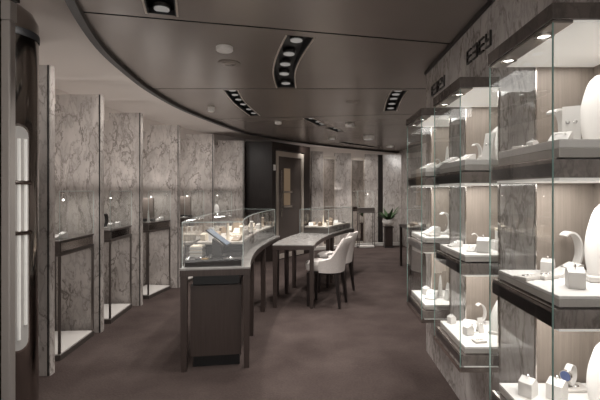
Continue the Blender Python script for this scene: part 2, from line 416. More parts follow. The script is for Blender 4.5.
# dark timber block with the glazed door
P0, P1 = Vector((-.95, 8.7)), Vector((-.19, 9.9)); D = (P1-P0).normalized(); Nn = Vector((-D.y, D.x))
def dp(t, o=0.): p = P0.lerp(P1, t) + Nn*o; return (p.x, p.y)
blk = MB()
blk.prism([(-1.49, 8.7), (-.95, 8.7), dp(0, .02), dp(0, .5), (-1.6, 9.05)], 0, 2.49)
blk.prism([dp(0), dp(.085), dp(.085, .3), dp(0, .3)], 0, 2.49)
blk.prism([dp(.835), dp(1), dp(1, .3), dp(.835, .3)], 0, 2.49)
blk.prism([dp(.085), dp(.835), dp(.835, .3), dp(.085, .3)], 2.335, 2.49)
struct('wall_door_block', blk, 'wooddark')
dr = struct('door_1', MB().prism([dp(.10), dp(.155), dp(.155, .05), dp(.10, .05)], .02, 2.31)
            .prism([dp(.755), dp(.82), dp(.82, .05), dp(.755, .05)], .02, 2.31)
            .prism([dp(.155), dp(.755), dp(.755, .05), dp(.155, .05)], 2.20, 2.31)
            .prism([dp(.155), dp(.755), dp(.755, .05), dp(.155, .05)], .02, .12), 'champagne')
obj('door_glass', MB().prism([dp(.155, .02), dp(.755, .02), dp(.755, .03), dp(.155, .03)], .12, 2.20), 'doorglass', dr, label='dark reflective door glass')
obj('door_handle', MB().rod((*dp(.19, -.04), .9), (*dp(.19, -.04), 1.9), .012).rod((*dp(.19, -.04), 1.0), (*dp(.19, .02), 1.0), .008).rod((*dp(.19, -.04), 1.8), (*dp(.19, .02), 1.8), .008), 'chrome', dr, True)
obj('warm_reflection', MB().prism([dp(.30, .012), dp(.46, .012), dp(.46, .018), dp(.30, .018)], 1.15, 1.95), 'warm', dr, label='warm glowing plate standing in for a reflection in the door glass')  # glowing plate imitates the warm reflection on the door glass
obj('glow_shelf', MB().prism([dp(.29, .0), dp(.5, .0), dp(.5, .019), dp(.29, .019)], 1.42, 1.46).prism([dp(.29, .0), dp(.5, .0), dp(.5, .019), dp(.29, .019)], 1.10, 1.14), 'champagne', dr)
tag(obj('door_intercom', MB().box(-.03, .03, -.012, .012, -.06, .06, .006), 'plastic'), 'small white entry reader on the dark block beside the glass door', 'intercom')
o = bpy.data.objects['door_intercom']; q = dp(.045, -.013); o.location = (q[0], q[1], 1.95); o.rotation_euler = (0, 0, math.atan2(D.y, D.x))

# entrance portal at the near left
struct('trim_%d' % k, MB().box(-2.9, -1.466, 1.93, 1.98, 0, SOFF).box(-1.466, -1.405, 1.93, 1.98, 2.345, SOFF), 'wooddark'); k += 1
struct('trim_%d' % k, MB().box(-1.463, -1.420, 1.935, 1.975, 0, 2.25, .006).box(-1.461, -1.416, 1.932, 1.978, 2.25, 2.34, .004), 'greypost'); k += 1

# ------------------------------------------------------------------ built-in showcases on the right
FX = -.214
def showcase(label):
    t = thing('glass_showcase', label, 'display case', (WX, CY[0], 0), group='tall glass showcases built into the marble wall')
    L = CL
    obj('cap', MB().box(FX-.004, -.001, -.008, L+.008, 2.027, 2.082, .003), 'marble_dark', t)
    obj('soffit_frame', MB().box(FX+.002, FX+.07, .002, L-.002, 2.018, 2.026), 'steel', t)
    obj('light_panel', MB().box(FX+.071, .258, .002, L-.002, 2.021, 2.027), 'panel', t, label='glowing white ceiling panel of the case')
    for y in (.12, .40):
        d = obj('downlight_ring', MB().lathe([(.034, 2.018), (.034, 2.013), (.024, 2.011), (.022, 2.017)], FX+.036, y, 20, False), 'chrome', t, True)
        obj('bulb', MB().lathe([(.022, 2.0165), (.022, 2.0175)], FX+.036, y, 16), 'bright', d)
    obj('back_panel', MB().box(.258, .27, -.004, L+.004, .50, 2.03), 'beige', t)
    obj('side_panel', MB().box(.0, .258, L-.004, L+.008, .50, 2.02), 'beige', t)
    obj('side_panel', MB().box(.0, .258, -.008, .004, .50, 2.02), 'beige', t)
    obj('chrome_trim', MB().box(-.006, .0, L-.006, L+.008, .50, 2.02).box(-.006, .0, -.008, .006, .50, 2.02), 'chrome', t)
    obj('front_glass', MB().box(FX, FX+.008, .004, L-.004, .47, 2.018), 'glass', t)
    obj('side_glass', MB().box(FX+.009, -.007, .0, .008, .47, 2.018), 'glass', t)
    obj('side_glass', MB().box(FX+.009, -.007, L-.008, L, .47, 2.018), 'glass', t)
    obj('glass_edge', MB().box(FX-.0005, FX+.004, -.0005, .003, .47, 2.018), 'glassedge', t, label='green polished edge of the near glass corner')
    obj('glass_edge', MB().box(FX+.001, FX+.006, L-.003, L+.0005, .47, 2.018), 'glassedge', t)
    for z0, z1, zt, zh in ((1.505, 1.566, 1.573, 1.635), (1.0, 1.062, 1.069, 1.107), (.50, .556, .563, .60)):
        s = obj('shelf', MB().box(FX+.012, .256, .010, L-.010, z0, z1), 'marble_shelf', t)
        obj('front_band', MB().box(FX+.0095, FX+.0118, .012, L-.012, z0+.004, z1-.012), 'blackplastic', s)
        obj('rail', MB().box(FX+.0095, FX+.02, .010, L-.010, z1+.0005, z1+.005), 'chrome', s)
        obj('light_panel', MB().box(FX+.03, .25, .014, L-.014, z0-.010, z0-.001), 'panel', s, label='glowing white panel under the shelf')
        y = obj('tray', MB().box(FX+.035, .25, .022, L-.022, zt, zh-(.03 if zh > 1.6 else .012), .002), 'traygrey', t)
        obj('tray_pad', MB().box(FX+.035, .25, .022, L-.022, zh-(.0295 if zh > 1.6 else .0115), zh, .002), 'tray', y)
    obj('base_rail', MB().box(FX-.002, FX+.0, .0, L, .47, .497).box(FX-.002, -.007, -.004, -.001, .47, .497), 'chrome', t)
    return t
sc0 = showcase('nearest tall glass showcase, cut by the picture edge, with the big bright glass corner')
sc1 = dup(sc0, (WX, CY[1], 0), 0, 'middle tall glass showcase set in the marble wall, below the nearer wall sign')
sc2 = dup(sc0, (WX, CY[2], 0), 0, 'farthest tall glass showcase in the marble wall, below the farther wall sign')
for c in CY:
    for y in (.12, .40):
        light('case_spot', 'SPOT', (WX+FX+.036, c+y, 2.008), 1.5, (math.radians(12)*0, math.radians(-10), 0), color=(1, .96, .9), spot_size=math.radians(95), spot_blend=.6, shadow_soft_size=.02)
    light('case_panel_light', 'AREA', (WX+.06, c+CL/2, 2.015), 1.9, color=(1, .965, .925), shape='RECTANGLE', size=.28, size_y=.42)
    for z in (1.492, .988):
        light('shelf_light', 'AREA', (WX+.02, c+CL/2, z), 3.1, color=(1, .965, .925), shape='RECTANGLE', size=.30, size_y=.40)

# signs over the middle and far showcases: squared capital letters
def sign(y0, y1, zc, label):
    t = tag(bpy.data.objects.new('wall_sign', None), label, 'sign', 'dark letter signs on the marble wall'); COL.objects.link(t)
    t.location = (WX, y1, zc)
    W = y1-y0; lw = W/4*.70; st = .0085; h = .088; tk = .012
    glyphs = ['E', '3', 'E', 'Y']
    for i, gch in enumerate(glyphs):
        a = -i*W/4; m = MB()          # letters run from the far end toward the camera: -y
        def bar(u0, u1, v0, v1, m=m, a=a): m.box(-tk, -.0005, a-u1*lw, a-u0*lw, v0*h-h/2, v1*h-h/2)
        s = st/h; q = st/lw
        if gch == 'E':
            bar(0, q, 0, 1)
            for v in (0, .5-s/2, 1-s): bar(q+.001, 1, v, v+s)
        elif gch == '3':
            bar(1-q, 1, 0, 1)
            for v in (0, .5-s/2, 1-s): bar(.0, 1-q-.001, v, v+s)
        else:
            bar(1-q, 1, 0, 1); bar(0, q, .45, 1)
            for v in (0, .45): bar(q*1.02 if v else 0, 1-q-.001, v, v+s)
        o = obj('letter', m, 'letter', t)
    return t
sign(2.36, 2.77, 2.335, 'nearer dark four-letter logo sign above the middle showcase')
sign(3.24, 3.63, 2.32, 'farther dark four-letter logo sign above the far showcase')

# ------------------------------------------------------------------ display pieces
LEANED = {}
def bust_mesh(h=.30, wd=.10):
    rings = []
    n = 20
    for i in range(15):
        t = i/14; ww = wd*max(.02, (1-t**3.0))**.5*(.9+.25*math.sin(min(1, t*1.3)*PI)*.5); dd = .020+.014*(1-t)
        lean = .30*t*h
        rings.append([(ww*math.cos(2*PI*j/n), lean+dd*math.sin(2*PI*j/n), t*h) for j in range(n)])
    return MB().loft(rings)
def necklace_bust(label, group):
    t = thing('necklace_bust', label, 'jewellery display', group=group)
    obj('bust', bust_mesh(), 'white', t, True)
    obj('foot', MB().box(-.105, .105, -.045, .055, -.0, .022, .004), 'white', t)
    ch = MB()
    pts = [(-.05+.1*i/12, .02-.032+.3*(.19-.10*math.sin(PI*i/12))-.0, .19-.085*math.sin(PI*i/12)) for i in range(13)]
    for a, b in zip(pts, pts[1:]): ch.rod(a, b, .0012, n=5)
    c = obj('chain', ch, 'silver', t)
    obj('pendant', MB().torus((0, -.0, .09), .009, .003, 'y').sphere((0, 0, .074), .006), 'silver', c, True)
    return t
def ring_block(label, group):
    t = thing('ring_block', label, 'ring display', group=group)
    obj('block', MB().prism_xz([(-.03, 0), (.03, 0), (.03, .052), (.008, .074), (-.03, .058)], -.028, .028), 'white', t)
    obj('ring', MB().torus((.004, 0, .076), .009, .0022, 'y', 16, 6), 'silver', t, True)
    return t
def cuff_stand(label, group):
    t = thing('bracelet_stand', label, 'bracelet display', group=group)
    R = .062; path = [(.0+R*math.cos(a)*.75, .085+R*1.25*math.sin(a)) for a in [math.radians(-88 + (215*i/22)) for i in range(23)]]
    obj('curl', MB().ribbon(path, .045, .007), 'white', t, True)
    obj('foot', MB().box(-.04, .035, -.026, .026, 0, .010, .003), 'white', t)
    return t
def wedge(label, group, mat='white'):
    t = thing('display_ramp', label, 'jewellery display', group=group)
    obj('ramp', MB().prism_xz([(-.05, 0), (.05, 0), (.05, .045), (.04, .048), (-.05, .008)], -.032, .032), mat, t)
    obj('bracelet', MB().torus((.0, 0, .034), .018, .002, 'z', 18, 6), 'silver', t, True).rotation_euler = (0, 0, 0)
    return t
def pad(label, group, mat='offwhite'):
    t = thing('jewellery_pad', label, 'jewellery display', group=group)
    obj('pad', MB().box(-.036, .036, -.026, .026, 0, .012, .003), mat, t)
    obj('earring', MB().torus((-.012, 0, .0135), .006, .0015, 'z', 12, 5).torus((.012, 0, .0135), .006, .0015, 'z', 12, 5), 'silver', t, True)
    return t
def easel(label, group, mat='white'):
    t = thing('earring_easel', label, 'earring display', group=group)
    b = MB().prism_xz([(-.032, 0), (-.024, 0), (.012, .145), (.004, .148)], -.03, .03)
    obj('face_board', b, mat, t)
    obj('prop', MB().prism_xz([(.036, 0), (.044, 0), (.012, .13), (.006, .126)], -.012, .012), mat, t)
    obj('earring', MB().torus((-.016, -.012, .085), .006, .0018, 'x', 12, 5).torus((-.016, .012, .085), .006, .0018, 'x', 12, 5), 'silver', t, True)
    return t
def finger(label, group, mat='white'):
    t = thing('ring_cone', label, 'ring display', group=group)
    obj('cone', MB().lathe([(.020, .008), (.019, .03), (.013, .12), (.008, .17), (.003, .186)], n=18), mat, t, True)
    obj('foot', MB().lathe([(.034, 0), (.034, .006), (.022, .008)], n=20), mat, t, True)
    return t
def watch(label, group):
    t = thing('watch', label, 'watch', group=group)
    obj('strap', MB().ribbon([(.030*math.cos(a), .040+.040*math.sin(a)) for a in [2*PI*i/24 for i in range(25)]], .022, .004), 'white', t, True)
    c = obj('watch_case', MB().lathe([(.021, -.005), (.023, 0), (.021, .005)], n=24).tilt(-PI/2, 'Y').tilt(0), 'silver', t, True); c.location = (-.036, 0, .045)
    d = obj('dial', MB().lathe([(.018, .0055), (.018, .0065)], n=24).tilt(-PI/2, 'Y'), 'bluedial', c, label='blue watch dial')
    return t
def boxy(label, group):
    t = thing('perfume_box', label, 'box', group=group)
    obj('carton', MB().box(-.025, .025, -.02, .02, 0, .055, .002), 'white', t)
    obj('lid', MB().box(-.0255, .0255, -.0205, .0205, .056, .072, .002), 'cream', t)
    return t
def riser(label, group):
    return tag(obj('display_riser', MB().box(-.05, .05, -.05, .05, 0, .05, .003).box(-.04, .04, -.04, .04, .0501, .056, .002), 'white'), label, 'display riser', group)
MAKE = dict(bust=necklace_bust, block=ring_block, cuff=cuff_stand, wedge=wedge, pad=pad, easel=easel, cone=finger, watch=watch, box=boxy, riser=riser)
GRP = dict(bust='white necklace busts', block='white ring blocks', cuff='curled white bracelet stands', wedge='sloping display ramps', pad='flat jewellery pads',
           easel='leaning earring easels', cone='ring cones', watch='watches', box='small boxes', riser='display risers')
FIRST = {}
def put(kind, x, y, z, rz, label, s=1.):
    sc = s if isinstance(s, tuple) else (s, s, s)
    if kind not in FIRST:
        o = MAKE[kind](label, GRP[kind]); FIRST[kind] = o
        o.location = (x, y, z); o.rotation_euler = (0, 0, rz); o.scale = sc
        return o
    return dup(FIRST[kind], (x, y, z), rz, label, sc)
TU, TM, TL = 1.636, 1.108, .601
r = math.radians
C = 'nearest glass showcase'
# nearest showcase, upper shelf
put('bust', 1.14, 1.66, TU, r(-15), 'tall white necklace bust on the upper shelf of the nearest showcase', (.85, .9, 1))
put('easel', .965, 1.60, TU, r(60), 'white earring easel leaning beside the bust, upper shelf of the nearest showcase')
put('cuff', .985, 1.74, TU, r(20), 'curled white bracelet stand behind the easel, upper shelf of the nearest showcase')
put('wedge', .90, 1.56, TU, r(50), 'white ramp at the front corner of the nearest showcase, upper shelf')
put('pad', .875, 1.78, TU, r(15), 'flat white pad with small earrings, far end of the nearest showcase upper shelf', 1.1)
put('block', .93, 1.82, TU, r(20), 'small white ring block, far end of the nearest showcase upper shelf', .6)
# nearest showcase, middle shelf
put('bust', 1.14, 1.63, TM, r(-15), 'large white necklace bust with a pendant on the middle shelf of the nearest showcase', (.85, .9, 1))
put('block', .94, 1.535, TM, r(70), 'white ring block standing in front of the bust, middle shelf of the nearest showcase')
put('block', .985, 1.80, TM, r(50), 'white ring block just behind the glass corner, middle shelf of the nearest showcase', .85)
put('cuff', 1.10, 1.84, TM, r(4), 'tall curled white bracelet stand against the beige back, middle shelf of the nearest showcase', 1.08)
put('wedge', 1.03, 1.745, TM, r(10), 'white ramp with a bracelet between the ring block and bust, middle shelf', (1.1, 1.1, 1.1))
put('pad', .835, 1.68, TM, r(25), 'flat grey-white pad near the far glass, middle shelf of the nearest showcase', 1.15)
put('pad', .92, 1.70, TM, r(25), 'flat white pad behind the glass corner, middle shelf of the nearest showcase', 1.25)
# nearest showcase, bottom shelf
put('block', .885, 1.77, TL, r(40), 'white ring block alone at the far end, bottom shelf of the nearest showcase')
put('block', .99, 1.74, TL, r(40), 'white ring block by the glass corner, bottom shelf of the nearest showcase', 1.1)
put('pad', 1.10, 1.825, TL, r(0), 'broad white plate under the blue watch, bottom shelf of the nearest showcase', (1.7, 1.5, 1))
put('watch', 1.10, 1.83, TL+.0125, r(35), 'blue-dialled watch upright on a white plate in the nearest showcase', 1.15)
put('bust', 1.15, 1.64, TL, r(-15), 'small white necklace bust at the picture edge, bottom shelf of the nearest showcase', .82)
put('wedge', 1.0, 1.62, TL, r(45), 'white ramp below the ring block, bottom shelf of the nearest showcase')
# middle showcase
y = CY[1]
put('cuff', .975, y+.30, TU, r(12), 'swan-like curled bracelet stand on the upper shelf of the middle showcase', .72)
put('wedge', .905, y+.29, TU, r(30), 'white ramp before the swan-like stand, upper shelf of the middle showcase', 1.1)
put('wedge', .845, y+.40, TU, r(30), 'white ramp at the far end of the middle showcase upper shelf', .9)
put('easel', 1.0, y+.15, TU, r(30), 'tall earring easel on the upper shelf of the middle showcase', 1.1)
put('bust', 1.09, y+.26, TU, r(-32), 'white necklace bust at the back of the middle showcase upper shelf', .75)
put('block', .995, y+.24, TU, r(30), 'little white ring block by the easel, upper shelf of the middle showcase', .55)
put('cuff', .955, y+.27, TM, r(-15), 'low curled bracelet stand beside a block, middle shelf of the middle showcase', .58)
put('block', .955, y+.13, TM, r(60), 'large white ring block on the middle shelf of the middle showcase', 1.15)
put('wedge', .90, y+.17, TM, r(60), 'grey-shadowed ramp in front of the curled stand, middle shelf of the middle showcase', .7)
put('wedge', .87, y+.37, TM, r(10), 'small white ramp at the far end of the middle showcase middle shelf', .8)
put('riser', 1.10, y+.24, TM, 0, 'square white riser carrying a small box in the middle showcase')
put('box', 1.10, y+.24, TM+.0565, 0, 'small white and cream box on the riser in the middle showcase')
put('cuff', 1.05, y+.43, TL, r(4), 'curled grey-white stand at the back of the bottom shelf, middle showcase', .8)
put('wedge', .935, y+.30, TL, r(70), 'upright white ramp in the cluster on the middle showcase bottom shelf', 1.1)
put('easel', .985, y+.26, TL, r(110), 'small leaning easel in the cluster on the middle showcase bottom shelf', .6)
put('block', .90, y+.22, TL, r(20), 'white ring block in the cluster on the middle showcase bottom shelf', .8)
put('block', .87, y+.44, TL, r(20), 'small white block at the far end of the middle showcase bottom shelf', .7)
put('bust', 1.10, y+.22, TL, r(-32), 'white necklace bust on the bottom shelf of the middle showcase', .7)
put('pad', .92, y+.10, TL, r(10), 'flat pad near the front glass, bottom shelf of the middle showcase')
# far showcase
y = CY[2]
put('cone', 1.05, y+.26, TU, 0, 'tall white ring cone on the upper shelf of the far showcase')
put('wedge', .90, y+.30, TU, r(20), 'white ramp on the upper shelf of the far showcase', 1.2)
put('cuff', .96, y+.22, TU, r(4), 'curled white stand on the upper shelf of the far showcase', .5)
put('wedge', .95, y+.12, TU, r(30), 'white ramp nearest the glass corner, upper shelf of the far showcase', 1.)
put('cuff', 1.03, y+.28, TM, r(8), 'tall swan-like bracelet stand on the middle shelf of the far showcase', 1.1)
put('wedge', .92, y+.28, TM, r(20), 'white ramp below the swan-like stand in the far showcase', 1.3)
put('pad', .90, y+.14, TM, r(20), 'flat white pad on the middle shelf of the far showcase', 1.3)
put('cone', .99, y+.25, TL, 0, 'white ring cone on the bottom shelf of the far showcase', .95)
put('easel', 1.03, y+.16, TL, r(20), 'white earring easel on the bottom shelf of the far showcase', .9)
put('wedge', .91, y+.22, TL, r(60), 'bright white ramp on the bottom shelf of the far showcase', 1.2)
put('block', .90, y+.34, TL, r(30), 'white ring block on the bottom shelf of the far showcase', .9)

# ------------------------------------------------------------------ curved counters
def curve(fn, y0, y1, off, n=14):
    """plan polyline offset to the left of the counter's right edge"""
    out = []
    for i in range(n+1):
        y = y0+(y1-y0)*i/n; s = (fn(y+.01)-fn(y-.01))/.02; L = math.hypot(1, s)
        out.append(Vector((fn(y)-off/L, y+off*s/L)))
    return out
def at(fn, y, off): return curve(fn, y, y+.001, off, 1)[0]
R1 = lambda y: -.65+.078*(y-4.55)**2 if y < 4.55 else -.65+.062*(y-4.55)**2
R2 = lambda y: -.05+.06*(y-5.2)+.097*(y-5.2)**2
def panes(t, fn, y0, y1, o0, o1, z0, z1):
    g = .006
    obj('glass_pane', MB().strip(curve(fn, y0, y1, o0), curve(fn, y0, y1, o0+g), z0, z1), 'glass', t)
    obj('glass_pane', MB().strip(curve(fn, y0, y1, o1), curve(fn, y0, y1, o1-g), z0, z1), 'glass', t)
    for y in (y0, y1):
        a, b = at(fn, y, o0+g+.001), at(fn, y, o1-g-.001)
        obj('glass_pane', MB().obox(b, a, g, z0, z1), 'glass', t)
    obj('glass_pane', MB().strip(curve(fn, y0, y1, o0), curve(fn, y0, y1, o1), z1+.001, z1+.007), 'glass', t, label='clear glass lid')
    for o in (o0, o1): obj('lid_edge', MB().strip(curve(fn, y0, y1, o-.0025), curve(fn, y0, y1, o+.0025), z1+.0005, z1+.008), 'edgelight', t)
    for y in (y0, y1): obj('lid_edge', MB().obox(at(fn, y, o1-.004), at(fn, y, o0+.004), .005, z1+.0005, z1+.008), 'edgelight', t)
    for y in (y0, y1):
        for o in (o0, o1):
            p = at(fn, y, o); obj('glass_corner', MB().rod((p.x, p.y, z0), (p.x, p.y, z1), .003, n=6), 'edgelight', t)
def counter(name, label, fn, y0, y1, ztop, legs, wd=.56, legsl=None):
    t = thing(name, label, 'display counter')
    obj('counter_top', MB().strip(curve(fn, y0, y1, 0), curve(fn, y0, y1, wd), ztop-.012, ztop), 'top', t, label='pale stone top')
    ap = MB().strip(curve(fn, y0, y1, 0), curve(fn, y0, y1, .016), ztop-.062, ztop-.0125)
    ap.strip(curve(fn, y0, y1, wd-.016), curve(fn, y0, y1, wd), ztop-.062, ztop-.0125)
    for y in (y0, y1-.012):
        ap.strip([at(fn, y, .0165), at(fn, y+.012, .0165)], [at(fn, y, wd-.0165), at(fn, y+.012, wd-.0165)], ztop-.062, ztop-.0125)
    obj('apron', ap, 'woodcounter', t, True)
    obj('under_panel', MB().strip(curve(fn, y0+.02, y1-.02, .02), curve(fn, y0+.02, y1-.02, wd-.02), ztop-.045, ztop-.0128), 'wooddark', t)
    for y, o in [(v, .003) for v in legs] + [(v, wd-.058) for v in (legsl or legs)]:
        if True:
            a = [at(fn, y, o), at(fn, y, o+.055), at(fn, y+.055, o+.055), at(fn, y+.055, o)]
            c = sum(a, Vector((0, 0)))/4
            rings = [[(c.x+(p.x-c.x)*s, c.y+(p.y-c.y)*s, z) for p in a] for s, z in ((.78, 0), (.9, .3), (1, ztop-.063))]
            obj('leg', MB().loft(rings), 'woodcounter', t)
    return t
ZA, ZB = .833, .79
c1 = counter('display_counter', 'long curved dark wood counter with a lit glass case and a tablet on it', R1, 3.46, 5.9, ZA, (3.463, 4.22, 5.05, 5.84))
# pedestal cabinet between the front legs
ped = obj('cabinet_box', MB().strip(curve(R1, 3.52, 4.15, .075), curve(R1, 3.52, 4.15, .485), .10, .68), 'woodcounter', c1)
obj('cabinet_plinth', MB().strip(curve(R1, 3.56, 4.12, .09), curve(R1, 3.56, 4.12, .47), .0, .099), 'blackplastic', c1)
obj('cabinet_neck', MB().strip(curve(R1, 3.56, 4.12, .09), curve(R1, 3.56, 4.12, .47), .681, ZA-.0455), 'blackplastic', c1)
obj('pale_disc', MB().lathe([(.022, 0), (.022, .012), (.012, .014)], n=18).tilt(PI/2, 'X'), 'plastic', c1, True, label='small pale round disc').location = (-1.035, 3.556, .735)  # pale plastic disc above the cabinet box
# the glazed case on counter one
obj('base_block', MB().strip(curve(R1, 3.53, 3.92, .075), curve(R1, 3.53, 3.92, .53), ZA+.001, .894), 'glassdark', c1)
dk = obj('display_deck', MB().strip(curve(R1, 3.99, 5.84, .075), curve(R1, 3.99, 5.84, .53), ZA+.001, .955), 'blackplastic', c1)
obj('deck_pad', MB().strip(curve(R1, 4.0, 5.83, .085), curve(R1, 4.0, 5.83, .52), .9555, .975), 'deckpad', dk, label='pale jewellery deck')
panes(c1, R1, 3.49, 5.86, .06, .545, ZA+.001, 1.20)
# counter two
c2 = counter('display_table', 'curved dark wood table with pale top and a glass case at its far end', R2, 5.2, 7.6, ZB, (5.203, 6.45, 6.64, 7.54), .52, (5.203, 5.85, 6.2, 7.54))
d2 = obj('display_deck', MB().strip(curve(R2, 6.58, 7.55, .05), curve(R2, 6.58, 7.55, .47), ZB+.001, .875), 'bronze', c2)
for i in range(4):
    y = 6.93+i*.155
    obj('drawer_front', MB().strip(curve(R2, y, y+.08, .042, 3), curve(R2, y, y+.08, .049, 3), ZB+.015, .868), 'blackplastic', d2)
obj('deck_pad', MB().strip(curve(R2, 6.59, 7.54, .06), curve(R2, 6.59, 7.54, .46), .8755, .895), 'deckpad', d2)
panes(c2, R2, 6.50, 7.58, .03, .50, ZB+.001, 1.165)
for fn, y, z, p in ((R1, 4.6, 1.19, .4), (R1, 5.3, 1.19, .45), (R2, 7.0, 1.16, .8)):
    a = at(fn, y, .27); light('counter_case_light', 'AREA', (a.x, a.y, z), p, color=(1, .92, .8), shape='RECTANGLE', size=.08, size_y=.6)

# tablet on its stand
p = at(R1, 3.72, .28)
ts = thing('tablet_stand', 'dark grey stand holding the tilted tablet at the front of the curved counter', 'stand', (p.x+.0, p.y, .8945))
obj('column', MB().prism_xz([(-.05, 0), (.03, 0), (.045, .08), (-.045, .15)], -.035, .035), 'greyplastic', ts)
obj('foot', MB().box(-.075, .06, -.05, .05, .0, .008, .003), 'greyplastic', ts)
tb = thing('tablet', 'tilted tablet with a bluish screen on the counter stand', 'tablet', (p.x+.005, p.y-.0, .8945+.165), 0)
tb.rotation_euler = (0, r(37), 0)
obj('body', MB().box(-.115, .115, -.085, .085, -.012, 0, .004), 'blackplastic', tb)
obj('screen', MB().box(-.105, .105, -.076, .076, .0003, .0013), 'screen', tb, label='bluish glowing screen')
# counter one contents
p = at(R1, 3.70, .46)
for i in range(3):
    t = thing('jewellery_tray', ('bottom', 'middle', 'top')[i]+' white tray of the stack beside the tablet, inside the counter glass', 'tray', (p.x, p.y+.02, .8945+.031*i), r(3), 'stacked white trays beside the tablet')
    obj('tray_base', MB().box(-.055, .055, -.07, .07, 0, .022, .003), 'traygrey', t)
    obj('tray_cushion', MB().box(-.05, .05, -.065, .065, .0225, .030, .003), 'cream', t)
def onc(kind, fn, y, off, z, rz, label, s=1., mat=None):
    q = at(fn, y, off); o = put(kind, q.x, q.y, z, rz, label, s)
    if mat:
        for c in o.children:
            if c.type == 'MESH' and c.data.materials[0] in (M['white'], M['offwhite']):
                c.material_slots[0].link = 'OBJECT'; c.material_slots[0].material = M[mat]
    return o
CT = .9755
spec = [('easel', 4.10, .40, 100, 'earring easel near the tray stack in the curved counter case', .9), ('cone', 4.22, .26, 0, 'pale ring cone behind the tablet in the curved counter case', .85),
        ('wedge', 4.12, .16, 80, 'ramp behind the tablet screen in the curved counter case', 1.1), ('pad', 4.3, .38, 30, 'flat pad past the tray stack in the curved counter case', 1.3),
        ('cuff', 4.42, .16, 100, 'curled stand by the curved glass, nearest the tablet', .75), ('cone', 4.6, .34, 0, 'second ring cone from the tablet in the curved counter case', .85),
        ('block', 4.62, .15, 60, 'ring block by the curved glass in the curved counter case', .9), ('wedge', 4.8, .28, 90, 'ramp in the middle of the curved counter case', 1.2),
        ('bust', 4.95, .34, -20, 'small necklace bust in the middle of the curved counter case', .55), ('cuff', 4.98, .15, 100, 'curled stand midway along the curved glass', .8),
        ('pad', 5.2, .2, 40, 'flat pad toward the far end of the curved counter case', 1.3), ('easel', 5.3, .36, 100, 'earring easel toward the far end of the curved counter case', .9),
        ('block', 5.4, .16, 60, 'ring block toward the far end of the curved counter case', .9), ('wedge', 5.55, .3, 90, 'ramp toward the far end of the curved counter case', 1.2),
        ('cuff', 5.68, .18, 100, 'curled stand at the far end of the curved counter case', .8)]
for i, (kd, y, o_, a, lab, s) in enumerate(spec): onc(kd, R1, y, o_, CT, r(a), lab, s, (None, 'cream', 'tan')[i % 3])
more = [('pad', 4.08, .28, 10, 'tan pad at the very front of the curved counter case', 'tan'), ('block', 4.16, .48, 70, 'cream ring block along the staff side, nearest the tray stack', 'cream'),
        ('pad', 4.5, .25, 30, 'cream pad between the first two ring cones of the curved counter case', 'cream'), ('wedge', 4.55, .45, 80, 'tan ramp along the staff side of the curved counter case', 'tan'),
        ('pad', 4.78, .13, 70, 'black pad by the curved glass, midway along the counter case', 'blackplastic'), ('block', 4.85, .46, 40, 'tan ring block along the staff side, midway down the counter case', 'tan'),
        ('wedge', 5.15, .46, 80, 'cream ramp along the staff side toward the far end', 'cream'), ('pad', 5.42, .27, 20, 'black pad toward the far end of the curved counter case', 'blackplastic')]
for kd, y, o_, a, lab, mt in more: onc(kd, R1, y, o_, CT, r(a), lab, 1., mt)
spec = [('wedge', 6.66, .38, 90, 'ramp at the front left of the table-end glass case', 1.1), ('block', 6.70, .24, 60, 'ring block at the front of the table-end glass case', .9),
        ('cuff', 6.74, .13, 100, 'curled stand at the front right of the table-end glass case', .6), ('pad', 6.9, .33, 40, 'flat pad in the table-end glass case', 1.3),
        ('easel', 7.0, .18, 90, 'earring easel in the table-end glass case', .8), ('cone', 7.12, .36, 0, 'ring cone in the table-end glass case', .75),
        ('wedge', 7.28, .2, 90, 'ramp at the far right of the table-end glass case', 1.1), ('block', 7.44, .37, 60, 'ring block at the far left of the table-end glass case', .9)]
for i, (kd, y, o_, a, lab, s) in enumerate(spec): onc(kd, R2, y, o_, .8955, r(a), lab, s, (None, 'tan', 'cream')[i % 3])
more = [('pad', 6.8, .24, 30, 'cream pad behind the front ring block of the table-end case', 'cream'), ('wedge', 6.86, .42, 80, 'tan ramp along the left glass of the table-end case', 'tan'),
        ('block', 6.88, .12, 60, 'tan ring block along the right glass of the table-end case', 'tan'), ('pad', 7.42, .12, 60, 'black pad at the far right corner of the table-end case', 'blackplastic')]
for kd, y, o_, a, lab, mt in more: onc(kd, R2, y, o_, .8955, r(a), lab, 1., mt)
# bangles heaped on the low dark block
p = at(R1, 3.62, .40)
for i, (dx, dy, a, m) in enumerate(((-.02, 0, 'z', 'silver'), (.06, .03, 'z', 'silver'), (.05, -.045, 'z', 'gold'), (.27, .0, 'z', 'silver'))):
    lab = ('silver bangle in front of the white tray stack', 'silver bangle beside the tablet stand', 'gold bangle in front of the tablet stand', 'silver bangle under the raised end of the tablet')[i]
    o = tag(obj('bangle', MB().torus((0, 0, 0), .028, .005, a, 20, 8), m, smooth=True), lab, 'bangle', 'bangles on the low dark block')
    o.location = (p.x+dx*.9, p.y+dy-.045, .8998)

